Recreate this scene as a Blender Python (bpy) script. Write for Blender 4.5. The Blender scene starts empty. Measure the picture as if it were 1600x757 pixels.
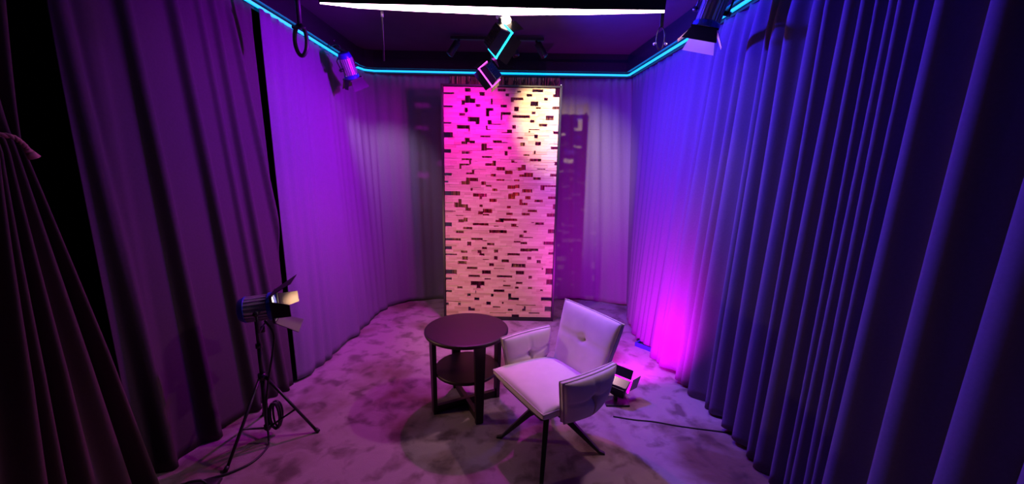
import bpy, bmesh, math, random
from mathutils import Vector, Matrix, Quaternion
C = bpy.context.scene.collection
SC = bpy.context.scene
# ------------------------------------------------------------------ camera
FPX, PITCH, ROLL, EYE = 580.0, math.radians(10.3), math.radians(1.1), 1.62
cam_d = bpy.data.cameras.new('camera'); cam = bpy.data.objects.new('camera', cam_d); C.objects.link(cam)
cam_d.sensor_fit = 'HORIZONTAL'; cam_d.sensor_width = 36.0; cam_d.lens = FPX / 1600.0 * 36.0
cam_d.clip_start = 0.02; cam_d.clip_end = 50
_f = Vector((0, math.cos(PITCH), -math.sin(PITCH))); _u = Vector((0, math.sin(PITCH), math.cos(PITCH))); _r = Vector((1, 0, 0))
_X = _r * math.cos(ROLL) + _u * math.sin(ROLL); _Y = -_r * math.sin(ROLL) + _u * math.cos(ROLL)
cam.matrix_world = Matrix(((_X.x, _Y.x, -_f.x, 0), (_X.y, _Y.y, -_f.y, 0), (_X.z, _Y.z, -_f.z, EYE), (0, 0, 0, 1)))
SC.camera = cam
# ------------------------------------------------------------------ world, exposure
w = bpy.data.worlds.new('world'); SC.world = w; w.use_nodes = True
w.node_tree.nodes['Background'].inputs[0].default_value = (0.010, 0.006, 0.02, 1)
w.node_tree.nodes['Background'].inputs[1].default_value = 1.0
SC.view_settings.view_transform = 'Standard'; SC.view_settings.look = 'None'
SC.view_settings.exposure = 0.0; SC.view_settings.gamma = 1.0; SC.view_settings.use_curve_mapping = False
# powers and colours of lamps and added lights (each lamp is lit inside its own builder)
P_PANEL = (13.0, (1.0, 0.56, 0.80))
P_WARM = (80, (1.0, 0.52, 0.66))
P_TOP = (260, (1.0, 0.74, 0.42))
P_STANDL = (75, (1.0, 0.58, 0.36))
P_CORNER = (34, (0.85, 0.6, 0.9))
P_MAG = (75, (1.0, 0.0, 0.95))
P_MAG_FILL = (95, (1.0, 0.02, 0.95))
P_VIO = (330, (0.36, 0.0, 1.0))
P_BLUE = (600, (0.045, 0.02, 1.0))
P_FLOOR = (240, (0.85, 0.0, 1.0))
P_RED = (3.0, (1.0, 0.03, 0.08))
P_STRIP = (2.2, (0.0, 0.34, 1.0))
# ------------------------------------------------------------------ pixel ray helpers (measuring)
def ray(px, py):
    a = (px - 800) / FPX; b = -(py - 378.5) / FPX
    a, b = a * math.cos(ROLL) - b * math.sin(ROLL), a * math.sin(ROLL) + b * math.cos(ROLL)
    return Vector((a, math.cos(PITCH) + b * math.sin(PITCH), -math.sin(PITCH) + b * math.cos(PITCH)))
def unz(px, py, z): d = ray(px, py); return Vector((0, 0, EYE)) + d * ((z - EYE) / d.z)
def uny(px, py, y): d = ray(px, py); return Vector((0, 0, EYE)) + d * (y / d.y)
def unx(px, py, x): d = ray(px, py); return Vector((0, 0, EYE)) + d * (x / d.x)
# ------------------------------------------------------------------ materials
def mat(name, col, rough=0.6, metal=0.0, spec=0.5, noise=None, bump=None, sheen=0.0, emit=None, coat=0.0):
    m = bpy.data.materials.new(name); m.use_nodes = True; nt = m.node_tree; b = nt.nodes['Principled BSDF']
    b.inputs['Base Color'].default_value = (*col, 1); b.inputs['Roughness'].default_value = rough
    b.inputs['Metallic'].default_value = metal; b.inputs['Specular IOR Level'].default_value = spec
    b.inputs['Sheen Weight'].default_value = sheen; b.inputs['Coat Weight'].default_value = coat
    tc = nt.nodes.new('ShaderNodeTexCoord')
    if noise:
        sc, col2, detail = noise
        n = nt.nodes.new('ShaderNodeTexNoise'); n.inputs['Scale'].default_value = sc; n.inputs['Detail'].default_value = detail
        r = nt.nodes.new('ShaderNodeMix'); r.data_type = 'RGBA'
        r.inputs[6].default_value = (*col, 1); r.inputs[7].default_value = (*col2, 1)
        nt.links.new(tc.outputs['Object'], n.inputs['Vector']); nt.links.new(n.outputs['Fac'], r.inputs[0]); nt.links.new(r.outputs[2], b.inputs['Base Color'])
    if bump:
        sc, st, dist = bump
        n = nt.nodes.new('ShaderNodeTexNoise'); n.inputs['Scale'].default_value = sc; n.inputs['Detail'].default_value = 4
        k = nt.nodes.new('ShaderNodeBump'); k.inputs['Strength'].default_value = st; k.inputs['Distance'].default_value = dist
        nt.links.new(tc.outputs['Object'], n.inputs['Vector']); nt.links.new(n.outputs['Fac'], k.inputs['Height']); nt.links.new(k.outputs['Normal'], b.inputs['Normal'])
    if emit:
        b.inputs['Emission Color'].default_value = (*emit[0], 1); b.inputs['Emission Strength'].default_value = emit[1]
    return m
M = {}
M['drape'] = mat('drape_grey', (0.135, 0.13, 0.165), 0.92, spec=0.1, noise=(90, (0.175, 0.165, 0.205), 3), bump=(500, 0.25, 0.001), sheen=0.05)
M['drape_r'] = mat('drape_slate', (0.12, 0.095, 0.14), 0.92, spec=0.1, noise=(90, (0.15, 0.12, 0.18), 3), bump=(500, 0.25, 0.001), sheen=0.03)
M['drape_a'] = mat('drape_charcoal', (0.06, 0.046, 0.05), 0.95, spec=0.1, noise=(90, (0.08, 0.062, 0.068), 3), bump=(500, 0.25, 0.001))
M['drape_k'] = mat('drape_brown_black', (0.085, 0.055, 0.05), 0.95, spec=0.1, noise=(70, (0.105, 0.07, 0.065), 3), bump=(500, 0.25, 0.001))  # albedo raised in place of dim warm light from the near side
M['wall'] = mat('wall_paint', (0.012, 0.011, 0.014), 0.9, spec=0.1, noise=(6, (0.016, 0.014, 0.018), 4))
M['ceil'] = mat('ceiling_felt', (0.085, 0.07, 0.10), 0.9, spec=0.1, noise=(5, (0.06, 0.05, 0.075), 4), bump=(120, 0.3, 0.003))
M['blackmetal'] = mat('black_powder_metal', (0.012, 0.011, 0.013), 0.42, spec=0.5, noise=(60, (0.02, 0.018, 0.02), 3))
M['gloss'] = mat('black_gloss_plastic', (0.012, 0.011, 0.016), 0.25, spec=0.6, noise=(40, (0.018, 0.016, 0.022), 3))
M['chrome'] = mat('brushed_aluminium', (0.62, 0.60, 0.62), 0.42, metal=0.65, noise=(50, (0.5, 0.5, 0.52), 3))
M['bluecast'] = mat('blue_enamel', (0.02, 0.05, 0.42), 0.35, spec=0.5, noise=(40, (0.015, 0.04, 0.34), 3), coat=0.3)
M['espresso'] = mat('espresso_wood', (0.016, 0.007, 0.009), 0.45, spec=0.35, noise=(26, (0.026, 0.012, 0.013), 6), bump=(60, 0.08, 0.001))
M['velour'] = mat('greige_velour', (0.82, 0.76, 0.72), 0.85, spec=0.2, noise=(14, (0.66, 0.60, 0.55), 5), bump=(380, 0.3, 0.001), sheen=0.4)
M['piping'] = mat('greige_piping', (0.52, 0.46, 0.43), 0.8, spec=0.2, noise=(60, (0.45, 0.4, 0.38), 3))
M['darkpiping'] = mat('shadow_piping', (0.12, 0.09, 0.09), 0.8, spec=0.2, noise=(60, (0.1, 0.08, 0.08), 3))
M['rope'] = mat('rose_rope', (0.62, 0.30, 0.24), 0.8, noise=(120, (0.45, 0.2, 0.16), 3))
M['cable'] = mat('black_rubber', (0.01, 0.009, 0.012), 0.5, noise=(60, (0.015, 0.013, 0.016), 2))
M['lens'] = mat('lens_lit', (0.9, 0.8, 0.6), 0.3, emit=((1.0, 0.72, 0.5), 5), noise=(8, (0.8, 0.7, 0.5), 2))
M['white'] = mat('white_enamel', (0.75, 0.72, 0.72), 0.5, noise=(30, (0.7, 0.67, 0.67), 2))
M['diff'] = mat('diffuser_lit', (0.8, 0.7, 0.75), 0.5, emit=(P_PANEL[1], P_PANEL[0]), noise=(8, (0.75, 0.65, 0.7), 2))
M['strip'] = mat('strip_lit', (0.1, 0.4, 0.8), 0.4, emit=(P_STRIP[1], P_STRIP[0]), noise=(8, (0.1, 0.35, 0.8), 2))
M['darkflap'] = mat('dark_inner_flap', (0.06, 0.055, 0.05), 0.4, noise=(30, (0.05, 0.045, 0.04), 2))
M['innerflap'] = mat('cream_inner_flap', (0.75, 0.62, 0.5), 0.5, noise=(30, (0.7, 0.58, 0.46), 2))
def lit(name, col, s): M[name] = mat(name, (0.3, 0.3, 0.3), 0.4, emit=(col, s), noise=(8, (0.25, 0.25, 0.25), 2))
lit('lit_cyan', (0.0, 0.65, 1.0), 5.0); lit('lit_magenta', (1.0, 0.05, 1.0), 4.0); lit('lit_floor', (0.9, 0.0, 1.0), 5.0); lit('lit_red', (1.0, 0.05, 0.05), 3.0)
def wood_mat():
    m = bpy.data.materials.new('stacked_wood'); m.use_nodes = True; nt = m.node_tree; b = nt.nodes['Principled BSDF']
    at = nt.nodes.new('ShaderNodeAttribute'); at.attribute_name = 'tone'
    tc = nt.nodes.new('ShaderNodeTexCoord'); mp = nt.nodes.new('ShaderNodeMapping'); mp.inputs['Scale'].default_value = (4, 60, 90)
    n = nt.nodes.new('ShaderNodeTexNoise'); n.inputs['Scale'].default_value = 1.2; n.inputs['Detail'].default_value = 5; n.inputs['Distortion'].default_value = 0.6
    add = nt.nodes.new('ShaderNodeMath'); add.operation = 'MULTIPLY_ADD'; add.inputs[1].default_value = 0.5
    cr = nt.nodes.new('ShaderNodeValToRGB')
    cr.color_ramp.elements[0].position = 0.15; cr.color_ramp.elements[0].color = (0.28, 0.16, 0.09, 1)
    cr.color_ramp.elements[1].position = 1.1; cr.color_ramp.elements[1].color = (0.74, 0.56, 0.38, 1)
    e = cr.color_ramp.elements.new(0.55); e.color = (0.58, 0.40, 0.26, 1)
    L = nt.links.new
    L(tc.outputs['Object'], mp.inputs[0]); L(mp.outputs[0], n.inputs['Vector']); L(n.outputs['Fac'], add.inputs[0]); 
    m2 = nt.nodes.new('ShaderNodeMath'); m2.operation = 'MULTIPLY'; m2.inputs[1].default_value = 0.42
    L(at.outputs['Fac'], m2.inputs[0]); m3 = nt.nodes.new('ShaderNodeMath'); m3.operation = 'ADD'; m3.inputs[1].default_value = 0.22; L(m2.outputs[0], m3.inputs[0]); L(m3.outputs[0], add.inputs[2]); L(add.outputs[0], cr.inputs[0]); L(cr.outputs[0], b.inputs['Base Color'])
    b.inputs['Roughness'].default_value = 0.65; b.inputs['Specular IOR Level'].default_value = 0.25
    return m
M['wood'] = wood_mat()
def reed_mat():
    m = mat('reed_brown', (0.16, 0.07, 0.035), 0.7); nt = m.node_tree; b = nt.nodes['Principled BSDF']
    at = nt.nodes.new('ShaderNodeAttribute'); at.attribute_name = 'tone'
    cr = nt.nodes.new('ShaderNodeValToRGB'); cr.color_ramp.elements[0].color = (0.16, 0.05, 0.03, 1); cr.color_ramp.elements[1].color = (0.80, 0.45, 0.25, 1)
    nt.links.new(at.outputs['Fac'], cr.inputs[0]); nt.links.new(cr.outputs[0], b.inputs['Base Color'])
    return m
M['reed'] = reed_mat()
def carpet_mat():
    m = bpy.data.materials.new('plush_carpet'); m.use_nodes = True; nt = m.node_tree; b = nt.nodes['Principled BSDF']; L = nt.links.new
    tc = nt.nodes.new('ShaderNodeTexCoord')
    def noise(s, d, dist=0.0):
        n = nt.nodes.new('ShaderNodeTexNoise'); n.inputs['Scale'].default_value = s; n.inputs['Detail'].default_value = d; n.inputs['Distortion'].default_value = dist
        L(tc.outputs['Object'], n.inputs['Vector']); return n
    n1 = noise(1.9, 7, 0.3); n2 = noise(7, 7, 0.3); n3 = noise(260, 3)
    c1 = nt.nodes.new('ShaderNodeValToRGB'); c1.color_ramp.elements[0].position = 0.36; c1.color_ramp.elements[1].position = 0.52
    c1.color_ramp.elements[0].color = (0.14, 0.085, 0.055, 1); c1.color_ramp.elements[1].color = (0.34, 0.275, 0.285, 1)
    c2 = nt.nodes.new('ShaderNodeValToRGB'); c2.color_ramp.elements[0].position = 0.34; c2.color_ramp.elements[1].position = 0.50
    c2.color_ramp.elements[0].color = (0.42, 0.38, 0.36, 1); c2.color_ramp.elements[1].color = (1, 1, 1, 1)
    mx = nt.nodes.new('ShaderNodeMix'); mx.data_type = 'RGBA'; mx.blend_type = 'MULTIPLY'; mx.inputs[0].default_value = 1
    L(n1.outputs['Fac'], c1.inputs[0]); L(n2.outputs['Fac'], c2.inputs[0]); L(c1.outputs[0], mx.inputs[6]); L(c2.outputs[0], mx.inputs[7]); L(mx.outputs[2], b.inputs['Base Color'])
    bp = nt.nodes.new('ShaderNodeBump'); bp.inputs['Strength'].default_value = 0.7; bp.inputs['Distance'].default_value = 0.006
    L(n3.outputs['Fac'], bp.inputs['Height'])
    bp2 = nt.nodes.new('ShaderNodeBump'); bp2.inputs['Strength'].default_value = 0.5; bp2.inputs['Distance'].default_value = 0.02
    L(n2.outputs['Fac'], bp2.inputs['Height']); L(bp.outputs[0], bp2.inputs['Normal']); L(bp2.outputs[0], b.inputs['Normal'])
    b.inputs['Roughness'].default_value = 0.95; b.inputs['Specular IOR Level'].default_value = 0.1; b.inputs['Sheen Weight'].default_value = 0.3
    return m
M['carpet'] = carpet_mat()
# ------------------------------------------------------------------ mesh helpers
def link(name, me, m, parent=None, smooth=False):
    o = bpy.data.objects.new(name, me); C.objects.link(o)
    if m: me.materials.append(m)
    if smooth:
        for p in me.polygons: p.use_smooth = True
    if parent: o.parent = parent
    return o
def obj(name, bm, m, parent=None, smooth=False, bevel=0):
    me = bpy.data.meshes.new(name); bm.to_mesh(me); bm.free()
    o = link(name, me, m, parent, smooth)
    if bevel:
        b = o.modifiers.new('bevel', 'BEVEL'); b.width = bevel; b.segments = 2; b.limit_method = 'ANGLE'
    return o
def thing(name, label, cat, loc=(0, 0, 0), rz=0, group=None):
    o = bpy.data.objects.new(name, None); C.objects.link(o); o.location = loc; o.rotation_euler = (0, 0, rz)
    o['label'] = label; o['category'] = cat; o.empty_display_size = 0.1
    if group: o['group'] = group
    return o
def tag(o, label, cat, group=None):
    o['label'] = label; o['category'] = cat
    if group: o['group'] = group
    return o
def struct(o): o['kind'] = 'structure'; return o
def box(bm, cx, cy, cz, sx, sy, sz, rot=None):
    g = bmesh.ops.create_cube(bm, size=1.0); mt = Matrix.Diagonal((sx, sy, sz, 1))
    if rot is not None: mt = rot.to_4x4() @ mt
    mt = Matrix.Translation((cx, cy, cz)) @ mt
    bmesh.ops.transform(bm, matrix=mt, verts=g['verts']); return g['verts']
def frame_to(d, up=(0, 0, 1)):
    d = Vector(d).normalized(); u = Vector(up)
    if abs(d.dot(u)) > 0.99: u = Vector((1, 0, 0))
    x = u.cross(d).normalized(); y = d.cross(x)
    return Matrix((x, y, d)).transposed()          # local z -> d
def cyl(bm, a, b, r0, r1=None, n=20, cap=True):
    a = Vector(a); b = Vector(b); r1 = r0 if r1 is None else r1
    F = frame_to(b - a); ra = []; rb = []
    for i in range(n):
        t = 2 * math.pi * i / n; v = Vector((math.cos(t), math.sin(t), 0))
        ra.append(bm.verts.new(a + F @ (v * r0))); rb.append(bm.verts.new(b + F @ (v * r1)))
    for i in range(n): bm.faces.new((ra[i], ra[(i + 1) % n], rb[(i + 1) % n], rb[i]))
    if cap: bm.faces.new(ra[::-1]); bm.faces.new(rb)
def tube(bm, pts, r, n=8, closed=False):
    pts = [Vector(p) for p in pts]; rings = []; N = len(pts); pu = None
    for i, p in enumerate(pts):
        if closed: d = pts[(i + 1) % N] - pts[i - 1]
        else: d = pts[min(i + 1, N - 1)] - pts[max(i - 1, 0)]
        d.normalize()
        if pu is None: pu = Vector((0, 0, 1)) if abs(d.z) < 0.9 else Vector((1, 0, 0))
        x = pu.cross(d).normalized(); y = d.cross(x); pu = y
        rings.append([bm.verts.new(p + x * r * math.cos(2 * math.pi * k / n) + y * r * math.sin(2 * math.pi * k / n)) for k in range(n)])
    M_ = N if closed else N - 1
    for i in range(M_):
        A, B = rings[i], rings[(i + 1) % N]
        for k in range(n): bm.faces.new((A[k], A[(k + 1) % n], B[(k + 1) % n], B[k]))
    if not closed: bm.faces.new(rings[0][::-1]); bm.faces.new(rings[-1])
def spline(pts, k=8):
    pts = [Vector(p) for p in pts]; P_ = [pts[0]] + pts + [pts[-1]]; out = []
    for i in range(1, len(P_) - 2):
        for j in range(k):
            t = j / k; a, b, c, d = P_[i - 1:i + 3]
            out.append(0.5 * ((2 * b) + (c - a) * t + (2 * a - 5 * b + 4 * c - d) * t * t + (3 * b - a - 3 * c + d) * t ** 3))
    out.append(pts[-1]); return out
def lathe(bm, prof, n=40, cx=0, cy=0):
    rings = []
    for r, z in prof: rings.append([bm.verts.new((cx + r * math.cos(2 * math.pi * i / n), cy + r * math.sin(2 * math.pi * i / n), z)) for i in range(n)])
    for a, b in zip(rings, rings[1:]):
        for i in range(n): bm.faces.new((a[i], a[(i + 1) % n], b[(i + 1) % n], b[i]))
    bm.faces.new(rings[0][::-1]); bm.faces.new(rings[-1])
def plate(bm, pts, thick):
    pts = [Vector(p) for p in pts]; n = (pts[1] - pts[0]).cross(pts[2] - pts[0]).normalized() * thick * 0.5
    a = [bm.verts.new(p - n) for p in pts]; b = [bm.verts.new(p + n) for p in pts]; k = len(pts)
    bm.faces.new(a[::-1]); bm.faces.new(b)
    for i in range(k): bm.faces.new((a[i], a[(i + 1) % k], b[(i + 1) % k], b[i]))
def spot(name, parent, loc, aim, power, col, size, blend=1.0, r=0.03):
    l = bpy.data.lights.new(name, 'SPOT'); l.energy = power; l.color = col; l.spot_size = math.radians(size); l.spot_blend = blend; l.shadow_soft_size = r
    o = bpy.data.objects.new(name, l); C.objects.link(o)
    d = (Vector(aim) - Vector(loc)); o.rotation_mode = 'QUATERNION'; o.rotation_quaternion = d.to_track_quat('-Z', 'Y'); o.location = loc
    if parent: mw = parent.matrix_basis.inverted(); o.matrix_basis = mw @ o.matrix_basis; o.parent = parent
    return o
# ================================================================== STRUCTURE
def room_box(name, x0, x1, y0, y1, z0, z1, m):
    bm = bmesh.new(); box(bm, (x0 + x1) / 2, (y0 + y1) / 2, (z0 + z1) / 2, x1 - x0, y1 - y0, z1 - z0); return struct(obj(name, bm, m))
XL, XR, YN, YF, ZC = -2.35, 2.05, -1.6, 5.05, 3.0
bm = bmesh.new(); bmesh.ops.create_grid(bm, x_segments=4, y_segments=4, size=0.5)
bmesh.ops.transform(bm, matrix=Matrix.Translation(((XL + XR) / 2, (YN + YF) / 2, 0)) @ Matrix.Diagonal((XR - XL + .2, YF - YN + .2, 1, 1)), verts=bm.verts)
struct(obj('floor', bm, M['carpet']))
room_box('ceiling', XL - .1, XR + .1, YN - .1, YF + .1, ZC, ZC + .1, M['ceil'])
room_box('wall_left', XL - .1, XL, YN - .1, YF + .1, 0, ZC, M['wall'])
room_box('wall_right', XR, XR + .1, YN - .1, YF + .1, 0, ZC, M['wall'])
room_box('wall_back', XL, XR, YF, YF + .1, 0, ZC, M['wall'])
room_box('wall_near', XL, XR, YN - .1, YN, 0, ZC, M['wall'])
ZT = 2.76
TRACK = [Vector(p) for p in [(-1.96, 0.2, ZT), (-1.95, 1.7, ZT), (-1.93, 2.79, ZT), (-1.885, 3.51, ZT), (-1.845, 4.45, ZT), (-1.78, 4.60, ZT), (-1.64, 4.655, ZT), (-0.19, 4.655, ZT), (1.30, 4.64, ZT),
                             (1.375, 4.57, ZT), (1.51, 3.45, ZT), (1.585, 2.64, ZT), (1.61, 1.7, ZT), (1.63, 0.2, ZT)]]
def sweep_rect(bm, path, prof):
    """prof: list of (inward offset, z); inward = to the room centre"""
    rings = []
    for i, p in enumerate(path):
        d = (path[min(i + 1, len(path) - 1)] - path[max(i - 1, 0)]).normalized(); n = Vector((d.y, -d.x, 0))
        rings.append([bm.verts.new((p.x + n.x * o, p.y + n.y * o, z)) for o, z in prof])
    k = len(prof)
    for A, B in zip(rings, rings[1:]):
        for j in range(k): bm.faces.new((A[j], A[(j + 1) % k], B[(j + 1) % k], B[j]))
    bm.faces.new(rings[0][::-1]); bm.faces.new(rings[-1])
    bmesh.ops.recalc_face_normals(bm, faces=bm.faces)
bm = bmesh.new(); sweep_rect(bm, TRACK, [(-.10, 2.785), (0.05, 2.785), (0.05, 2.80), (0.10, 2.80), (0.10, 2.90), (0.07, 2.90), (0.07, 3.0), (-.10, 3.0)])
struct(obj('trim_1', bm, M['gloss']))
bm = bmesh.new(); sweep_rect(bm, TRACK, [(0.052, 2.768), (0.066, 2.768), (0.066, 2.786), (0.052, 2.786)])
tag(obj('led_strip', bm, M['strip']), 'glowing cyan light strip running along the top of the curtains', 'light strip')
bm = bmesh.new(); sweep_rect(bm, TRACK, [(-0.02, 2.755), (0.03, 2.755), (0.03, 2.785), (-0.02, 2.785)])
tag(obj('curtain_track', bm, M['blackmetal']), 'black curtain track under the ceiling trim behind the light strip', 'curtain track')
# ================================================================== CURTAINS
def path_eval(path, s):
    """path: list of (x,y); s: arc length"""
    for a, b in zip(path, path[1:]):
        L = math.hypot(b[0] - a[0], b[1] - a[1])
        if s <= L or b is path[-1]:
            t = s / L; return (a[0] + (b[0] - a[0]) * t, a[1] + (b[1] - a[1]) * t)
        s -= L
def smooth_path(p, k=6):
    return [(v.x, v.y) for v in spline([(a, b, 0) for a, b in p], k)]
def plen(p): return sum(math.hypot(b[0] - a[0], b[1] - a[1]) for a, b in zip(p, p[1:]))
def resample_y(P_, ya, yb, n=60):
    return [(sum(xat(P_, ya + (yb - ya) * i / n + .05 * q) for q in range(-5, 6)) / 11, ya + (yb - ya) * i / n) for i in range(n + 1)]
def curtain(name, top, bot, m, folds, seed, sign=1, par=None, z0=0.004, z1=2.77, nu=300, nz=44, fine=0.006, fw=7.0, gather=0.012, hem=0.012, parent=None):
    """top/bot: plan paths of equal meaning; folds: (c_top, c_bot, width, a_top, a_bot), positions as fraction 0..1; displacement to the room"""
    rnd = random.Random(seed); top = smooth_path(top) if not par else top; bot = smooth_path(bot) if not par else bot; LT, LB = plen(top), plen(bot)
    def pe(P_, u, L):
        u = min(max(u, 0), .99999)
        if not par: return path_eval(P_, u * L)
        k = u * (len(P_) - 1); i = int(k); t = k - i; return (P_[i][0] + (P_[i + 1][0] - P_[i][0]) * t, P_[i][1] + (P_[i + 1][1] - P_[i][1]) * t)
    ph = [(rnd.uniform(0.5, 1.6) * fw, rnd.uniform(0, 6.28), rnd.uniform(-.8, .8)) for _ in range(6)]
    bm = bmesh.new(); g = []
    for j in range(nz + 1):
        v = j / nz; z = z0 + (z1 - z0) * v; row = []
        for i in range(nu + 1):
            u = i / nu
            a = pe(top, u, LT); b = pe(bot, u, LB)
            a2 = pe(top, u + .02, LT); a1 = pe(top, u - .02, LT)
            b2 = pe(bot, u + .02, LB); b1 = pe(bot, u - .02, LB)
            x = b[0] + (a[0] - b[0]) * v; y = b[1] + (a[1] - b[1]) * v
            dx = (b2[0] - b1[0]) * (1 - v) + (a2[0] - a1[0]) * v; dy = (b2[1] - b1[1]) * (1 - v) + (a2[1] - a1[1]) * v
            q = math.hypot(dx, dy) or 1; nx, ny = dy / q * sign, -dx / q * sign
            d = 0.0; t_ = 0.0
            for f in folds:
                ct, cb, wd, at, ab = f[:5]; c = cb + (ct - cb) * v; wv = wd * (1.0 - 0.25 * v); e = (u - c) / wv
                if par: e = e / 1.8 if e > 0 else e * .95
                if abs(e) < 3:
                    am = ab + (at - ab) * v
                    d = max(d, am * math.exp(-abs(e) ** (2.3 if par and e > 0 else 2.8))) if par else d + am * math.exp(-abs(e) ** 2.6)
            s = u * (LT * v + LB * (1 - v))
            for k, (fr, p0, dr) in enumerate(ph): d += fine * (0.5 + 0.7 * (1 - v)) * math.sin(fr * s * 2 + p0 + dr * v * 2.0) / (1 + 0.25 * k)
            if v > 0.93: d += gather * (v - 0.93) / 0.07 * math.sin(s * 2 * math.pi / 0.085) 
            pin = 1.0 if v < 0.9 else 1 - (v - 0.9) / 0.1 * 0.45
            d *= pin
            zz = z + (hem * (math.sin(s * 9 + seed) * .5 + .5) if j == 0 else 0)
            row.append(bm.verts.new((x + nx * d, y + ny * d, zz)))
        g.append(row)
    for j in range(nz):
        for i in range(nu): bm.faces.new((g[j][i], g[j][i + 1], g[j + 1][i + 1], g[j + 1][i]))
    o = obj(name, bm, m, parent, smooth=True)
    sd = o.modifiers.new('thick', 'SOLIDIFY'); sd.thickness = 0.004; sd.offset = 0
    return o
# --- left charcoal curtain (world y 1.66 .. 2.87)
def ridge_left(x0, y0, x1, y1, X=-1.86, ya=1.66, yb_t=2.87, yb_b=2.60):
    p, q = unx(x0, y0, X), unx(x1, y1, X); k = (q.y - p.y) / (q.z - p.z)
    yt = p.y + k * (2.76 - p.z); yb = p.y + k * (0 - p.z)
    return ((yt - ya) / (yb_t - ya), (yb - ya) / (yb_b - ya))
fl = []
for x0, y0, x1, y1, wd, am in [(120, 50, 172, 300, .045, .035), (215, 75, 262, 350, .05, .05), (283, 40, 328, 350, .045, .045), (322, 40, 355, 300, .03, .02), (345, 60, 372, 300, .035, .03), (368, 60, 392, 250, .03, .03), (165, 100, 215, 420, .06, .02)]:
    a, b = ridge_left(x0, y0, x1, y1); fl.append((a, b, wd * .75, am * .8, am * 1.4))
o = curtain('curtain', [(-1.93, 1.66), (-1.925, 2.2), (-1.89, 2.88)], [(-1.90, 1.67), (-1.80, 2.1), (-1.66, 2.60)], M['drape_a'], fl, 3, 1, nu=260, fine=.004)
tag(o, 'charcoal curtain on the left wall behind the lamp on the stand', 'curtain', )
# --- left grey curtain running around the back left corner to behind the wood screen
top = [(-1.86, 2.93), (-1.85, 3.5), (-1.82, 4.3), (-1.76, 4.57), (-1.58, 4.65), (-0.9, 4.675), (-0.12, 4.69)]
bot = [(-1.645, 2.63), (-1.57, 3.27), (-1.53, 4.1), (-1.44, 4.40), (-1.25, 4.53), (-0.86, 4.65), (-0.12, 4.69)]
rnd = random.Random(5)
fl = [((i + .5) / 26 + rnd.uniform(-.01, .01), (i + .5) / 26 + rnd.uniform(-.012, .012), rnd.uniform(.012, .02), rnd.uniform(.006, .016), rnd.uniform(.01, .035)) for i in range(26)]
o = curtain('curtain', top, bot, M['drape'], fl, 8, 1, nu=420, fine=.003, hem=.02)
tag(o, 'smooth grey curtain turning the back left corner beside the wood screen', 'curtain')
# --- back right grey curtain
fl = [((i + .5) / 12 + rnd.uniform(-.02, .02), (i + .5) / 12 + rnd.uniform(-.02, .02), rnd.uniform(.02, .035), rnd.uniform(.008, .018), rnd.uniform(.008, .025)) for i in range(12)]
o = curtain('curtain', [(-0.10, 4.70), (0.5, 4.69), (1.0, 4.665), (1.41, 4.64)], [(-0.10, 4.70), (0.6, 4.72), (1.1, 4.68), (1.56, 4.46)], M['drape'], fl, 12, 1, nu=220, fine=.003, hem=.02)
tag(o, 'flat grey curtain on the back wall between the wood screen and the right corner', 'curtain')
# --- right wall: deep folds. three panels
RT = [(1.36, 4.60), (1.44, 4.1), (1.52, 3.45), (1.585, 2.64), (1.61, 1.7), (1.62, 0.3)]
RB = [(1.46, 4.6), (1.475, 4.36), (1.33, 3.9), (1.31, 3.6), (1.36, 2.95), (1.50, 2.40), (1.50, 1.75), (1.50, 0.3)]
def xat(P_, y):
    for a, b in zip(P_, P_[1:]):
        if b[1] <= y <= a[1]: return a[0] + (b[0] - a[0]) * (y - a[1]) / (b[1] - a[1])
    return P_[-1][0] if y < P_[-1][1] else P_[0][0]
def seg(P_, ya, yb): return [(xat(P_, ya), ya)] + [p for p in P_ if yb + .02 < p[1] < ya - .02] + [(xat(P_, yb), yb)]
def right_curtain(ya, yb, ridges, seed, label, nu, m):
    fl = []; rr = random.Random(seed)
    for y, wd, at, ab in ridges: sk = rr.uniform(-.01, .05) if y > 1.5 else .02; fl.append(((y + sk - ya) / (yb - ya), (y - sk - ya) / (yb - ya), wd / abs(yb - ya), at, ab))
    o = curtain('curtain', resample_y(RT, ya, yb), resample_y(RB, ya - (.14 if ya > 4.4 else 0), yb), m, fl, seed, 1, par=True, nu=nu, fine=.003, hem=.03)
    tag(o, label, 'curtain')
right_curtain(4.60, 3.30, [(4.28, .04, .02, .04), (4.13, .035, .025, .04), (3.97, .04, .03, .045), (3.84, .03, .03, .04), (3.70, .035, .035, .05), (3.58, .03, .04, .05), (3.49, .03, .035, .05), (3.385, .03, .035, .045)], 21,
              'blue lit curtain at the back right corner, left of the narrow dark gap', 300, M['drape_r'])
right_curtain(3.345, 0.35, [(3.20, .04, .05, .07), (3.06, .025, .04, .05), (2.96, .045, .06, .08), (2.80, .03, .06, .08), (2.70, .025, .05, .07), (2.58, .045, .08, .10),
              (2.44, .024, .05, .08), (2.355, .034, .08, .10), (2.21, .036, .09, .11), (2.06, .04, .09, .11), (1.975, .022, .07, .09), (1.86, .034, .09, .10), (1.775, .024, .08, .09), (1.715, .016, .06, .07), (1.66, .018, .06, .07), (1.60, .02, .07, .07),
              (1.545, .018, .06, .08), (1.44, .04, .10, .12), (1.24, .055, .12, .14), (1.06, .06, .10, .13), (.88, .07, .10, .13), (.65, .07, .10, .13)], 22, 'long violet lit curtain with deep folds along the right wall', 800, M['drape_r'])
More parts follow.
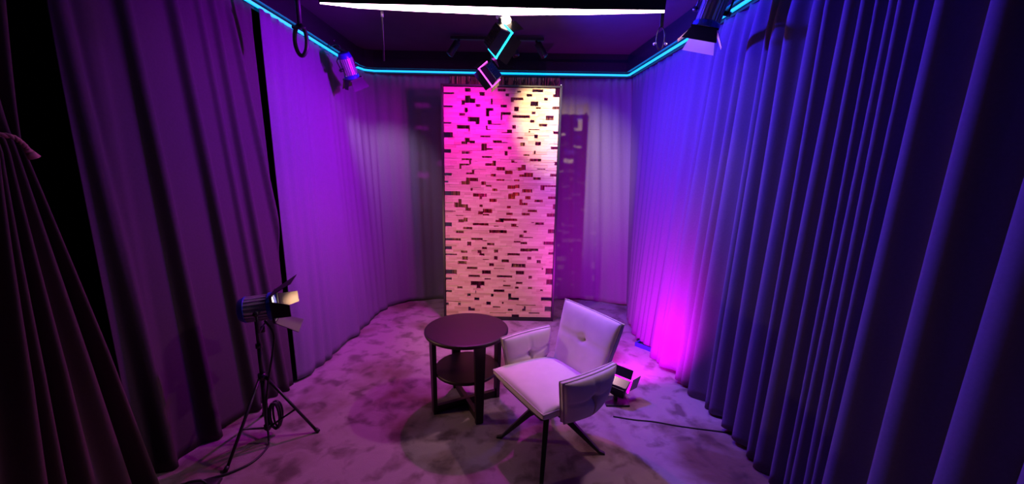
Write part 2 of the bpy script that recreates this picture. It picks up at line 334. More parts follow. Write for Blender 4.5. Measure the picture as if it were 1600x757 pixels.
# --- tied back curtain at far left: gathered at the rope and flaring to the floor
def tied():
    bm = bmesh.new(); nu, nz = 150, 60; g = []
    kt = unx(8, 222, -1.86)
    for j in range(nz + 1):
        v = j / nz; z = 0.004 + 2.766 * v; zt = kt.z
        if z < zt:
            t = z / zt; wy = 0.10 + (1 - t) ** 0.9 * 0.62; yf = kt.y + .05 + (1 - t) ** 0.95 * 0.18
        else:
            t = (z - zt) / (2.77 - zt); wy = 0.10 + t ** 0.8 * 0.9; yf = kt.y + .05 + t ** 1.2 * 0.10
        amp = 0.012 + .022 * min(1, abs(z - zt) / 0.9) * (1 if z < zt else .6)
        row = []
        for i in range(nu + 1):
            u = i / nu; y = yf - wy * u; s = u * 7 * 2 * math.pi
            d = amp * (math.sin(s + 1.2 * math.sin(s * .31)) + .35 * math.sin(s * .47 + 2)); 
            x = -1.93 + (0.05 + .10 * (max(0, 1 - z / zt))) * (1 - u * .5) + d
            row.append(bm.verts.new((x, y, z)))
        g.append(row)
    for j in range(nz):
        for i in range(nu): bm.faces.new((g[j][i], g[j][i + 1], g[j + 1][i + 1], g[j + 1][i]))
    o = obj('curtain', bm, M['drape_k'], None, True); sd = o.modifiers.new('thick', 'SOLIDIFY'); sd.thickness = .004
    tag(o, 'dark brown curtain tied back with a rope at the far left', 'curtain')
    # rope
    r = thing('tieback_rope', 'pink rope tied around the gathered dark curtain at far left', 'tieback', kt)
    pts = spline([(.02, -.12, .012), (.045, -.07, .022), (.065, -.03, .018), (.07, -.01, .0), (.068, .005, -.02), (.065, .012, -.03)], 8)
    bm = bmesh.new()
    for k in range(2):
        q = [p + Vector((math.sin(i * .9 + k * math.pi) * .004, 0, math.cos(i * .9 + k * math.pi) * .004)) for i, p in enumerate(pts)]
        tube(bm, q, .006, 8)
    obj('rope', bm, M['rope'], r, True)
    bm = bmesh.new(); e = pts[-1]; cyl(bm, e + Vector((0, -.008, .010)), e + Vector((0, .0, -.002)), .008, .012); cyl(bm, e + Vector((0, .0, -.002)), e + Vector((0, .012, -.024)), .012, .018, n=14)
    obj('tassel', bm, M['rope'], r, True)
tied()
# ================================================================== WOOD BLOCK SCREEN
HOLES = {132: "320,395,40,100 45,180,103,132 510,580,100,148 320,395,145,240 275,320,200,265 395,455,180,245 460,522,262,297 50,165,275,305 315,357,300,362 593,690,308,348 593,637,348,417 660,682,185,255 850,895,120,152 787,865,265,302 750,850,60,98 1000,1050,80,113 1200,1340,65,103 1125,1197,123,157 1500,1540,60,170 1470,1500,125,170 918,1080,163,205 918,957,205,235 1350,1400,173,215 1175,1275,222,282 1245,1305,290,322 962,1020,288,352 1460,1540,290,325 790,917,360,395 1190,1238,360,392 245,322,375,408 850,1500,50,65",
177: "358,513,52,110 460,513,110,148 50,145,113,140 215,385,152,205 365,385,205,240 50,165,250,312 617,665,95,148 665,790,133,148 593,615,160,220 615,655,203,220 940,1165,28,65 787,805,20,90 937,982,160,200 870,932,208,262 800,870,252,265 1170,1225,92,130 1375,1475,35,88 1285,1390,138,175 1150,1290,207,225 1150,1168,225,260 1470,1525,240,268 1225,1270,275,322 1000,1075,308,338 522,655,285,310 685,800,355,390 800,875,380,392 320,385,325,375 385,450,352,388 275,350,372,405 535,605,395,417 1040,1100,380,417 1237,1310,368,417",
222: "535,605,20,110 605,683,83,110 1040,1100,10,52 1237,1310,0,48 60,140,88,145 880,925,58,103 1440,1515,58,98 278,388,125,160 838,875,118,180 1085,1160,160,182 1220,1240,112,160 1240,1515,160,172 543,675,187,213 278,413,207,240 375,400,240,300 245,385,285,303 245,275,303,345 585,725,278,310 680,725,238,278 925,965,238,272 965,1000,255,272 1165,1315,213,250 1487,1510,262,302 1057,1110,297,370 1005,1057,328,372 732,843,328,368 1260,1365,345,362 412,443,362,417 845,940,378,417 1092,1207,402,417 62,150,402,417 335,412,402,417",
267: "335,440,25,45 70,152,25,60 657,725,45,80 845,940,3,38 1092,1207,28,45 1027,1207,45,82 1430,1500,38,80 335,490,88,138 275,385,130,185 70,105,128,155 730,833,108,135 960,1030,108,132 1212,1308,82,117 533,590,143,187 590,670,187,205 875,975,190,233 975,1030,180,230 1305,1495,188,213 1305,1357,213,257 395,423,227,265 675,742,235,265 1068,1197,245,283 70,257,268,320 425,605,293,345 510,543,345,370 942,1030,287,325 885,975,308,370 1105,1175,330,370 1403,1478,332,372 637,732,360,405 1230,1333,380,417 1030,1065,378,417 235,275,372,417",
312: "637,732,0,38 1030,1065,0,72 1065,1135,48,72 1228,1333,5,42 235,275,0,60 180,275,40,103 275,360,65,105 325,397,110,150 510,550,65,103 868,917,78,118 1467,1483,60,130 75,200,150,163 493,555,158,200 555,675,122,182 555,635,182,205 860,940,168,208 1140,1257,133,172 1062,1165,172,210 1385,1480,183,222 203,300,203,215 235,305,258,297 305,355,235,297 760,1000,245,280 720,825,262,305 80,150,303,350 423,628,303,340 1235,1348,297,335 1185,1220,295,310 697,760,345,358 925,990,318,358 990,1015,345,358 297,417,357,388 1137,1232,367,375 637,865,395,417 1405,1475,385,417 1085,1125,405,417 205,305,405,417",
357: "637,865,28,72 205,305,30,72 1085,1125,35,60 1403,1473,12,65 1030,1080,80,120 1080,1207,115,130 75,268,128,167 403,550,118,160 550,607,157,165 350,402,177,232 610,703,195,225 957,1045,162,192 1045,1130,177,215 1345,1470,178,220 75,150,238,273 543,607,238,273 757,857,235,243 268,352,285,320 485,535,287,322 510,573,325,355 700,752,280,322 1043,1190,262,312 1190,1275,262,295 1408,1470,307,340 75,215,325,350 875,1035,328,357 285,357,360,417 700,745,360,417 1135,1185,367,417",
402: "553,632,30,42 800,892,35,77 1257,1307,38,80 228,343,47,98 637,697,80,123 928,1108,87,137 347,482,125,157 700,832,143,160 1320,1340,148,170 75,215,160,222 543,657,168,230 985,1090,175,233 1370,1455,150,233 367,515,235,265 737,935,238,275 1150,1193,240,282 75,150,270,300 577,657,277,300 398,575,313,380 820,855,308,320 985,1067,327,357 1383,1455,293,360 818,915,365,382 220,288,385,417 473,523,380,417 973,1020,388,417 1142,1195,388,417",
452: "75,150,15,48 695,832,8,48 1300,1332,8,25 350,395,62,103 457,467,15,60 660,692,62,103 885,922,55,105 885,1022,105,152 443,507,112,150 1312,1450,107,158 80,265,155,172 232,265,172,213 80,108,172,213 600,657,160,217 657,823,160,172 803,823,172,193 990,1240,202,220 1090,1110,220,255 1068,1110,255,292 365,397,228,288 397,450,250,290 685,780,230,245 880,940,255,293 1360,1445,233,297 645,857,303,320 1152,1290,303,322 930,1022,330,365"}
def build_screen():
    Y = 3.98; a = uny(692.5, 497, Y); x0, x1, z0, z1 = -0.722, 0.452, 0.045, 2.482
    root = thing('wood_block_screen', 'tall freestanding screen of stacked wood blocks with open gaps, in a thin black frame', 'room divider', ((x0 + x1) / 2, Y, 0))
    ox = (x0 + x1) / 2; NR = 90; SUB = 3; cell = (z1 - z0) / (NR * SUB)
    holes = []
    for y0, s in HOLES.items():
        for h in s.split():
            X0, X1, Y0, Y1 = map(float, h.split(','))
            p = uny(688 + X0 / 8.3333, y0 + Y0 / 8.3333, Y - .015); q = uny(688 + X1 / 8.3333, y0 + Y1 / 8.3333, Y - .015)
            ha, hb = p.x, q.x
            if X0 < 110: ha = x0 - .01
            if X1 > 1440 and X1 > 1540 - 95 * ((y0 - 132 + Y1 / 8.33) / 370) - 25: hb = x1 + .01
            holes.append((ha, hb, int(round((q.z - z0) / cell)), int(round((p.z - z0) / cell))))
    # top edge is stepped
    rnd = random.Random(11); bm = bmesh.new(); tone = []
    for r in range(NR):
        x = x0 - rnd.uniform(0, .08); blocks = []
        while x < x1:
            L = rnd.choice((.07, .1, .13, .16, .2)) * rnd.uniform(.85, 1.15); blocks.append((max(x, x0), min(x + L, x1))); x += L
        for (ba, bb) in blocks:
            if bb - ba < .004: continue
            jit = rnd.uniform(-.003, .003); tn = rnd.random(); prev = None; acc = []
            for k in range(SUB):
                c = r * SUB + k; iv = [(ba, bb)]
                for (ha, hb, ka, kb) in holes:
                    if ka <= c < kb:
                        nv = []
                        for (p, q) in iv:
                            if hb <= p or ha >= q: nv.append((p, q)); continue
                            if ha > p + .003: nv.append((p, ha))
                            if hb < q - .003: nv.append((hb, q))
                        iv = nv
                if acc and acc[-1][0] == iv: acc[-1][2] = k + 1
                else: acc.append([iv, k, k + 1])
            for iv, ka, kb in acc:
                for (p, q) in iv:
                    zz0 = z0 + (r * SUB + ka) * cell; zz1 = z0 + (r * SUB + kb) * cell
                    if kb == SUB: zz1 -= .0006
                    n0 = len(bm.verts); box(bm, (p + q) / 2 - ox, jit, (zz0 + zz1) / 2, q - p - .0006, .034, zz1 - zz0)
                    tone += [tn] * (len(bm.verts) - n0)
    me = bpy.data.meshes.new('wood_blocks'); bm.to_mesh(me); bm.free()
    at = me.attributes.new('tone', 'FLOAT', 'POINT'); at.data.foreach_set('value', tone)
    link('wood_blocks', me, M['wood'], root)
    xa, xb = x0 - .014, x1 + .014
    bm = bmesh.new()
    box(bm, xa - .002 - ox, 0, 1.255, .022, .05, 2.51); box(bm, xb + .002 - ox, 0, 1.255, .022, .05, 2.51)
    box(bm, 0, 0, 2.499, xb - xa, .05, .018); box(bm, 0, 0, .022, xb - xa, .05, .044)
    obj('frame', bm, M['blackmetal'], root, bevel=.002)
    bm = bmesh.new(); cyl(bm, (xb - ox, -.01, 2.51), (xb - ox, -.01, 2.525), .008); obj('corner_bolt', bm, M['chrome'], root, True)
build_screen()
def build_reed():
    Y = 4.612; a = uny(704, 125, Y); b = uny(873, 125, Y); x0, x1 = a.x, b.x; zt = 2.752; rnd = random.Random(4)
    root = thing('reed_blind', 'brown reed blind hanging behind the wood block screen, its top fringe showing', 'blind', ((x0 + x1) / 2, Y, zt)); ox = (x0 + x1) / 2
    bm = bmesh.new(); tone = []; x = x0
    while x < x1:
        wd = rnd.uniform(.006, .016); n0 = len(bm.verts); lean = rnd.uniform(-.012, .012)
        vs = box(bm, x + wd / 2 - ox, rnd.uniform(-.003, .003), -(zt - .12) / 2 - .012, wd * .86, .006, zt - .12)
        for v_ in vs: 
            if v_.co.z > -.5: v_.co.x += lean * .6
        tone += [min(1, max(0, rnd.gauss(.42, .26)))] * (len(bm.verts) - n0); x += wd + rnd.choice((0, 0, .002, .008))
    me = bpy.data.meshes.new('reeds'); bm.to_mesh(me); bm.free()
    at = me.attributes.new('tone', 'FLOAT', 'POINT'); at.data.foreach_set('value', tone); link('reeds', me, M['reed'], root)
    bm = bmesh.new()
    for k in range(60):                                             # loose crossing stalk ends
        xx = rnd.uniform(x0, x1) - ox; cyl(bm, (xx, -.012, -.02 - rnd.uniform(0, .05)), (xx + rnd.uniform(-.05, .05), -.014, -.13 - rnd.uniform(0, .08)), .0035, .0015, n=5)
    fr_ = obj('fringe', bm, M['espresso'], root); fr_['kind'] = 'stuff'
    bm = bmesh.new(); cyl(bm, (x0 - ox, 0, 0), (x1 - ox, 0, 0), .008); obj('rail', bm, M['blackmetal'], root, True)
build_reed()
# unseen red lamp added behind the screen to give the red glow
def red_glow_helper():
    t = thing('added_red_lamp', 'small added red lamp hidden behind the wood block screen for its glow', 'lamp', (-.12, 4.22, 0))
    bm = bmesh.new(); lathe(bm, [(.06, 0), (.06, .012), (.012, .02), (.012, 1.1), (.03, 1.12), (.03, 1.15)], 24); obj('stand', bm, M['blackmetal'], t, True)
    bm = bmesh.new(); lathe(bm, [(.026, 1.15), (.028, 1.19), (.028, 1.38), (.02, 1.41), (.004, 1.42)], 24); obj('glass_tube', bm, M['lit_red'], t, True)
    l = bpy.data.lights.new('red', 'POINT'); l.energy = P_RED[0]; l.color = P_RED[1]; l.shadow_soft_size = .03
    o = bpy.data.objects.new('red_light', l); C.objects.link(o); o.parent = t; o.location = (0, -.0, 1.47)
red_glow_helper()
# ================================================================== SIDE TABLE
def build_table():
    c = Vector((-.300, 2.405, 0)); t = thing('side_table', 'round dark brown side table with a lower shelf beside the armchair', 'table', c, math.radians(207))
    W = M['espresso']
    bm = bmesh.new(); lathe(bm, [(.268, .548), (.283, .552), (.286, .558), (.286, .570), (.281, .575), (.27, .576)], 72); obj('tabletop', bm, W, t, False).data.polygons.foreach_set('use_smooth', [len(p.vertices) == 4 for p in bpy.data.meshes['tabletop'].polygons])
    bm = bmesh.new(); lathe(bm, [(.213, .268), (.22, .272), (.222, .288), (.218, .292)], 64); obj('shelf', bm, W, t)
    for k in range(4):
        a = k * math.pi / 2; e = Vector((math.cos(a), math.sin(a), 0)); s = Vector((-e.y, e.x, 0)); bm = bmesh.new()
        vs = []
        for z, rr, w_, th in ((0.0, .232, .050, .026), (.55, .240, .074, .03)):
            for q in ((-1, -1), (1, -1), (1, 1), (-1, 1)): vs.append(bm.verts.new(e * (rr + q[1] * th / 2) + s * (q[0] * w_ / 2) + Vector((0, 0, z))))
        bm.faces.new(vs[0:4][::-1]); bm.faces.new(vs[4:8])
        for i in range(4): bm.faces.new((vs[i], vs[(i + 1) % 4], vs[4 + (i + 1) % 4], vs[4 + i]))
        obj('leg', bm, W, t, bevel=.002)
    for k in range(2):
        bm = bmesh.new(); box(bm, 0, 0, .028 + .0 * k, .44 if k else .44, .03, .05 - .003 * k, Matrix.Rotation(k * math.pi / 2, 3, 'Z')); obj('cross_bar', bm, W, t, bevel=.002)
build_table()
# ================================================================== ARMCHAIR
def pillow(bm, fn, nu=28, nv=28, T=.06, rim=.012, p=2.6, dimples=(), creases=()):
    """fn(u,v)->(point, normal); u,v in -1..1; thickness T each side"""
    def th(u, v, side):
        b = (1 - abs(u) ** p) * (1 - abs(v) ** p); t = rim + (T - rim) * max(0, b) ** .42
        for (du, dv, s, dep) in dimples: t -= dep * math.exp(-((u - du) ** 2 + (v - dv) ** 2) / (s * s))
        for (ax, pos, wd, dep) in creases:
            q = (u - pos) if ax == 'u' else (v - pos); t -= dep * math.exp(-(q * q) / (wd * wd)) * max(0, b) ** .3
        return max(t, rim * .6)
    G = {}
    for side in (1, -1):
        for i in range(nu + 1):
            for j in range(nv + 1):
                u = -1 + 2 * i / nu; v = -1 + 2 * j / nv; u = math.sin(u * math.pi / 2) * .6 + u * .4; v = math.sin(v * math.pi / 2) * .6 + v * .4
                P_, N_ = fn(u, v); G[side, i, j] = bm.verts.new(P_ + N_ * th(u, v, side) * side)
    for side in (1, -1):
        for i in range(nu):
            for j in range(nv):
                q = (G[side, i, j], G[side, i + 1, j], G[side, i + 1, j + 1], G[side, i, j + 1]); bm.faces.new(q if side > 0 else q[::-1])
    edge = [(i, 0) for i in range(nu)] + [(nu, j) for j in range(nv)] + [(i, nv) for i in range(nu, 0, -1)] + [(0, j) for j in range(nv, 0, -1)]
    for a, b in zip(edge, edge[1:] + edge[:1]): bm.faces.new((G[1, a[0], a[1]], G[-1, a[0], a[1]], G[-1, b[0], b[1]], G[1, b[0], b[1]]))
    bmesh.ops.recalc_face_normals(bm, faces=bm.faces)
def rim_pts(fn, n=24, off=0.0):
    out = []
    for a, b in (((-1, -1), (1, -1)), ((1, -1), (1, 1)), ((1, 1), (-1, 1)), ((-1, 1), (-1, -1))):
        for i in range(n):
            t = i / n; P_, N_ = fn(a[0] + (b[0] - a[0]) * t, a[1] + (b[1] - a[1]) * t); out.append(P_ + N_ * off)
    return out
def build_chair():
    c = Vector((.232, 2.0, 0)); yaw = math.radians(180 + 32)
    t = thing('armchair', 'light greige upholstered swivel armchair with buttoned arms and a black star base', 'armchair', c, yaw)
    # local: +x forward, +y chair's left
    def sx(u, v):   # seat, corners drawn out
        hw = .250 * (1 + .02 * u); x = -.022 + u * .252; y = v * hw; z = .418 + .012 * u - .035 * max(0, -u) ** 2
        return Vector((x, y, z)), Vector((0, 0, 1))
    bm = bmesh.new(); pillow(bm, sx, T=.062, rim=.012, p=3.2); obj('seat', bm, M['velour'], t, True)
    bm = bmesh.new(); tube(bm, rim_pts(sx, 24, .012), .005, 6, True); obj('piping', bm, M['piping'], t.children[-1], True)
    bm = bmesh.new(); box(bm, 0, 0, .375, .40, .40, .04); obj('seat_pan', bm, M['blackmetal'], t, bevel=.015)
    def bk(u, v):   # backrest: u across, v up
        h = (v + 1) / 2; z = .41 + h * .385; x = -.235 - .115 * h - .0 + .03 * (abs(u) ** 2); w_ = .215 + .028 * h - .02 * (1 - h) 
        return Vector((x, u * w_, z + .012 * (u * u) * h)), Vector((1, 0, .24)).normalized()
    bm = bmesh.new(); pillow(bm, bk, T=.058, rim=.014, p=3.0, dimples=((0, .12, .09, .032),), creases=(('v', .12, .035, .010),)); bo = obj('backrest', bm, M['velour'], t, True)
    bm = bmesh.new(); tube(bm, rim_pts(bk, 24, .012), .0055, 6, True); obj('piping', bm, M['piping'], bo, True)
    P_, N_ = bk(0, .12); bm = bmesh.new(); F = frame_to(N_); cyl(bm, P_ + N_ * .022, P_ + N_ * .034, .013, .010, n=16); obj('button', bm, M['piping'], bo, True)
    for s in (1, -1):
        def arm(u, v, s=s):   # u: back(-1)..front(1), v: bottom..top
            h = (v + 1) / 2; x = -.043 + u * .186; z0 = .368 + .085 * max(0, -u) ** 2.2 ; zt = .618 + .004 * (-u) 
            xx = x - (1 - h) * .02 * u + (.03 * (1 - h) if u < 0 else 0)
            return Vector((xx + .02 * (h - .5), s * (.278 + .022 * h - .012 * u * u), z0 + (zt - z0) * h)), Vector((0, s, .06)).normalized()
        bm = bmesh.new(); pillow(bm, arm, T=.056, rim=.013, p=2.8, dimples=((0, .0, .17, .036),), creases=(('v', 0, .05, .009), ('u', 0, .05, .005))); ao = obj('armrest', bm, M['velour'], t, True)
        for off in (.012, -.012):
            bm = bmesh.new(); tube(bm, rim_pts(arm, 24, off), .0045, 6, True); obj('piping', bm, M['piping'], ao, True)
        P_, N_ = arm(0, 0); bm = bmesh.new(); cyl(bm, P_ + N_ * .008, P_ + N_ * .022, .013, .010, n=16); obj('button', bm, M['piping'], ao, True)
    bm = bmesh.new(); lathe(bm, [(.05, .30), (.055, .31), (.055, .345), (.03, .35), (.03, .365)], 28); cyl(bm, (0, 0, .235), (0, 0, .31), .028); obj('swivel_hub', bm, M['blackmetal'], t, True)
    for k, ang in enumerate((168, 260, 350, 78)):
        a = math.radians(ang) - yaw; e = Vector((math.cos(a), math.sin(a), 0)); s = Vector((-e.y, e.x, 0)); bm = bmesh.new(); vs = []
        L = (.300, .325, .335, .31)[k]
        for rr, zb, zt, w_ in ((.02, .245, .305, .036), (.10, .190, .245, .032), (L - .02, .0, .022, .022), (L + .012, .0, .010, .02)):
            vs.append([bm.verts.new(e * rr + s * (q * w_ / 2) + Vector((0, 0, z))) for q, z in ((-1, zb), (1, zb), (1, zt), (-1, zt))])
        for A, B in zip(vs, vs[1:]):
            for i in range(4): bm.faces.new((A[i], A[(i + 1) % 4], B[(i + 1) % 4], B[i]))
        bm.faces.new(vs[0][::-1]); bm.faces.new(vs[-1]); bmesh.ops.recalc_face_normals(bm, faces=bm.faces)
        obj('leg', bm, M['blackmetal'], t, bevel=.003)
build_chair()
# ================================================================== STUDIO LAMPS
def flap(bm, c, out, along, w0, w1, L, th=.003):
    """barn door leaf hinged at c, opening along out, width w0 at the hinge and w1 at the lip"""
    c, out, along = Vector(c), Vector(out).normalized(), Vector(along).normalized()
    plate(bm, [c - along * w0 / 2, c + along * w0 / 2, c + along * w1 / 2 + out * L, c - along * w1 / 2 + out * L], th)
def aim_root(name, label, cat, loc, aim, roll=0.0, group=None):
    t = bpy.data.objects.new(name, None); C.objects.link(t); t['label'] = label; t['category'] = cat; t.empty_display_size = .05
    if group: t['group'] = group
    F = frame_to(Vector(aim) - Vector(loc)) @ Matrix.Rotation(roll, 3, 'Z')
    t.matrix_basis = Matrix.Translation(loc) @ F.to_4x4(); bpy.context.view_layer.update(); return t
def fresnel(name, label, loc, aim, roll, open_deg, stem=None, r=.062, L=.15, group=None, fs=1.0, yd=(0, 0, 1), inner='innerflap'):
    """local +z = beam; body ribbed aluminium between blue end castings"""
    t = aim_root(name, label, 'studio light', loc, aim, roll, group)
    bm = bmesh.new(); cyl(bm, (0, 0, -L * .55), (0, 0, L * .35), r * .86, n=32)
    for k in range(20):
        a = 2 * math.pi * k / 20; e = Vector((math.cos(a), math.sin(a), 0)); F = Matrix.Rotation(a, 3, 'Z'); box(bm, e.x * r * .9, e.y * r * .9, -L * .1, r * .16, .004, L * .86, F)
    obj('ribbed_housing', bm, M['chrome'], t)
    bm = bmesh.new(); cyl(bm, (0, 0, -L * .78), (0, 0, -L * .52), r * .8, r * 1.02, n=32); obj('rear_cap', bm, M['bluecast'], t, True, bevel=.004)
    bm = bmesh.new()
    n = 32; rr = [(r * 1.02, L * .33), (r * 1.08, L * .36), (r * 1.08, L * .52), (r * .82, L * .52), (r * .82, L * .36)]
    rings = [[bm.verts.new((q * math.cos(2 * math.pi * i / n), q * math.sin(2 * math.pi * i / n), z)) for i in range(n)] for q, z in rr]
    for a_, b_ in zip(rings, rings[1:] + rings[:1]):
        for i in range(n): bm.faces.new((a_[i], a_[(i + 1) % n], b_[(i + 1) % n], b_[i]))
    obj('front_ring', bm, M['bluecast'], t)
    bm = bmesh.new(); cyl(bm, (0, 0, L * .37), (0, 0, L * .42), r * .82, n=32); obj('lens', bm, M['lens'], t, True)
    hz = L * .56; o_ = math.radians(open_deg)
    bm = bmesh.new()
    for k in range(4):
        a = k * math.pi / 2; e = Vector((math.cos(a), math.sin(a), 0)); s_ = Vector((-e.y, e.x, 0)); box(bm, e.x * r * 1.02, e.y * r * 1.02, hz, .01 if abs(e.x) > .5 else r * 2.0, .01 if abs(e.y) > .5 else r * 2.0, .012)
    bd = obj('barn_door_frame', bm, M['blackmetal'], t)
    for k in range(4):
        a = k * math.pi / 2; e = Vector((math.cos(a), math.sin(a), 0)); s_ = Vector((-e.y, e.x, 0)); out = e * math.sin(o_) + Vector((0, 0, 1)) * math.cos(o_)
        big = k % 2 == 0; bm = bmesh.new(); flap(bm, e * r * 1.05 + Vector((0, 0, hz)), out, s_, r * (1.9 if big else 1.3), r * (2.7 if big else .9), r * fs * (1.75 if big else 1.5))
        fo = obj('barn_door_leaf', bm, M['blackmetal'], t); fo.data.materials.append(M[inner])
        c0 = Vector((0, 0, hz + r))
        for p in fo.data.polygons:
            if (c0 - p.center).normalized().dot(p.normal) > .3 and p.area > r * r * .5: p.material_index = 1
    bm = bmesh.new()
    yl = t.matrix_basis.to_3x3().inverted() @ Vector(yd).normalized(); yl.y = 0; yl.normalize()
    pts = [Vector((0, r * 1.28, 0)), yl * r * 1.25 + Vector((0, r * 1.28, 0)), yl * r * 1.55 + Vector((0, r * 1.0, 0)), yl * r * 1.55 - Vector((0, r * 1.0, 0)), yl * r * 1.25 - Vector((0, r * 1.28, 0)), Vector((0, -r * 1.28, 0))]
    tube(bm, pts, .006, 8); cyl(bm, yl * r * 1.5, yl * r * 1.95, .011, n=12)
    obj('yoke', bm, M['blackmetal'], t, True)
    for s in (1, -1):
        bm = bmesh.new(); cyl(bm, (0, s * r * .95, 0), (0, s * r * 1.5, 0), .014, n=14); obj('tilt_knob', bm, M['gloss'], t, True)
    return t
def track_cable(name, pts, label, r=.005, cat='cable', k=8):
    bm = bmesh.new(); tube(bm, spline(pts, k), r, 8); return tag(obj(name, bm, M['cable'], None, True), label, cat)
# pipe with clamp for left fresnel
def clamp(parent_pos, top, name, label):
    t = thing(name, label, 'clamp', top); bm = bmesh.new(); v = Vector(parent_pos) - Vector(top)
    cyl(bm, (0, 0, 0), v, .009, n=12); obj('stem', bm, M['blackmetal'], t, True)
    bm = bmesh.new(); box(bm, 0, 0, 0, .05, .05, .07); cyl(bm, (-.05, 0, .0), (.05, 0, 0), .012, n=12); obj('jaw', bm, M['blackmetal'], t, bevel=.006)
    bm = bmesh.new(); cyl(bm, (.02, -.03, -.01), (.02, -.075, -.01), .006, n=10); cyl(bm, (-.01, -.075, -.01), (.05, -.075, -.01), .005, n=8); obj('handle', bm, M['chrome'], t, True)
    return t
LF = unz(545, 106, 2.58)
ld = Vector((.12, .62, -1.0))
fl_ = fresnel('studio_light', 'small blue and silver studio light hanging at the back left corner', LF, LF + ld, .5, 24, (0,), r=.062, L=.17, fs=.9, inner='darkflap')
spot('warm_corner', fl_, LF + ld.normalized() * .085, (-1.45, 4.58, 1.6), P_CORNER[0], P_CORNER[1], 62)
clamp(LF + Vector((-.02, .03, .14)), unz(520, 66, 2.88), 'clamp', 'black clamp with a lever holding the back left studio light to the ceiling trim')
track_cable('power_cable', [unz(500, 55, 2.88), unz(512, 72, 2.8), unz(528, 70, 2.74), unz(536, 84, 2.7), LF + Vector((-.05, .03, .1))], 'thin black cable looping above the back left studio light', .004)
RF = unz(1112, 18, 2.64); rd = Vector((-.25, .15, -1.0))
fr = fresnel('studio_light', 'large studio light at the top right with cream barn doors open and lit', RF, RF + rd, -.12, 36, (0,), r=.075, L=.2, fs=.85)
spot('warm_key', fr, RF + rd.normalized() * .10, (.05, 2.35, .2), P_WARM[0], P_WARM[1], 110, r=.055)
clamp(RF + Vector((.06, .06, .15)), (1.44, 2.62, 2.88), 'clamp', 'black clamp holding the top right studio light to the ceiling trim')
# ---- lamp on the stand
def light_stand():
    c = Vector((-1.475, 2.03, 0)); t = thing('tripod_stand', 'black tripod light stand on the carpet by the left curtain', 'light stand', c)
    bm = bmesh.new(); cyl(bm, (0, 0, .05), (0, 0, .40), .013, n=14); cyl(bm, (0, 0, .40), (0, 0, .60), .011, n=14); cyl(bm, (0, 0, .60), (0, 0, .755), .009, n=14); obj('column', bm, M['blackmetal'], t, True)
    bm = bmesh.new(); cyl(bm, (0, 0, .385), (0, 0, .425), .022, n=16); obj('collar', bm, M['gloss'], t, True)
    bm = bmesh.new(); cyl(bm, (0, 0, .59), (0, 0, .615), .017, n=16); obj('collar', bm, M['gloss'], t, True)
    bm = bmesh.new(); cyl(bm, (0, 0, .06), (0, 0, .085), .02, n=16); obj('lower_collar', bm, M['gloss'], t, True)
    bm = bmesh.new(); cyl(bm, (.015, 0, .405), (.05, 0, .405), .008, n=10); obj('knob', bm, M['gloss'], t, True)
    for f in (Vector((.27, .05, .012)), Vector((-.055, -.265, .012)), Vector((-.16, .20, .012))):
        e = f.normalized(); e.z = 0; bm = bmesh.new(); cyl(bm, e * .02 + Vector((0, 0, .40)), f, .0085, n=10); lg = obj('leg', bm, M['blackmetal'], t, True)
        bm = bmesh.new(); cyl(bm, f + Vector((0, 0, .012)) - e * .006, f + e * .012 - Vector((0, 0, .008)), .012, n=12); obj('rubber_foot', bm, M['cable'], lg, True)
        mid = (e * .02 + Vector((0, 0, .40))) * .42 + f * .58; bm = bmesh.new(); cyl(bm, e * .015 + Vector((0, 0, .072)), mid, .006, n=8); obj('brace', bm, M['blackmetal'], t, True)
    return c
sc_ = light_stand()
SL = Vector((sc_.x + .035, sc_.y, .838))
sa = SL + Vector((1.0, .40, .06))
sl = fresnel('studio_light', 'small blue and silver studio light on the tripod stand by the left curtain', SL, sa, 1.5708, 30, None, r=.076, L=.13, fs=1.0, yd=(0, 0, -1), inner='darkflap')
spot('warm_stand', sl, SL + (sa - SL).normalized() * .08, (-.18, 3.98, .62), P_STANDL[0], P_STANDL[1], 72)
spot('warm_chair_fill', sl, SL + (sa - SL).normalized() * .08, (.25, 2.3, .6), P_STANDL[0] * .20, P_STANDL[1], 110, r=.05)  # extra beam added at the stand lamp to brighten the chair
track_cable('power_cable', [SL + Vector((.03, -.02, -.07)), SL + Vector((.06, 0, -.16)), (-1.40, 2.03, .55), (-1.44, 2.02, .35), (-1.455, 2.0, .18), (-1.44, 1.98, .03), (-1.42, 1.93, .008), (-1.43, 1.82, .007), (-1.50, 1.74, .007), (-1.60, 1.68, .007), (-1.68, 1.55, .007)],
            'black cable hanging from the stand light and running over the carpet', .006)
tc_ = thing('cable_coil', 'small bundle of black cable hanging at the foot of the tripod stand', 'cable', (sc_.x + .015, sc_.y + .03, .0))
bm = bmesh.new()
rl = random.Random(6)
for k in range(5):
    ox_, oy_, tl = rl.uniform(-.006, .006), rl.uniform(-.012, .012), rl.uniform(-.3, .3)
    tube(bm, [(.022 + ox_ + .024 * math.cos(q), oy_ + .012 * math.cos(q + tl) * k * .5, .13 + (.085 + .008 * rl.random()) * math.sin(q)) for q in [i * math.pi / 10 for i in range(20)]], .006, 6, True)
obj('loops', bm, M['cable'], tc_, True)
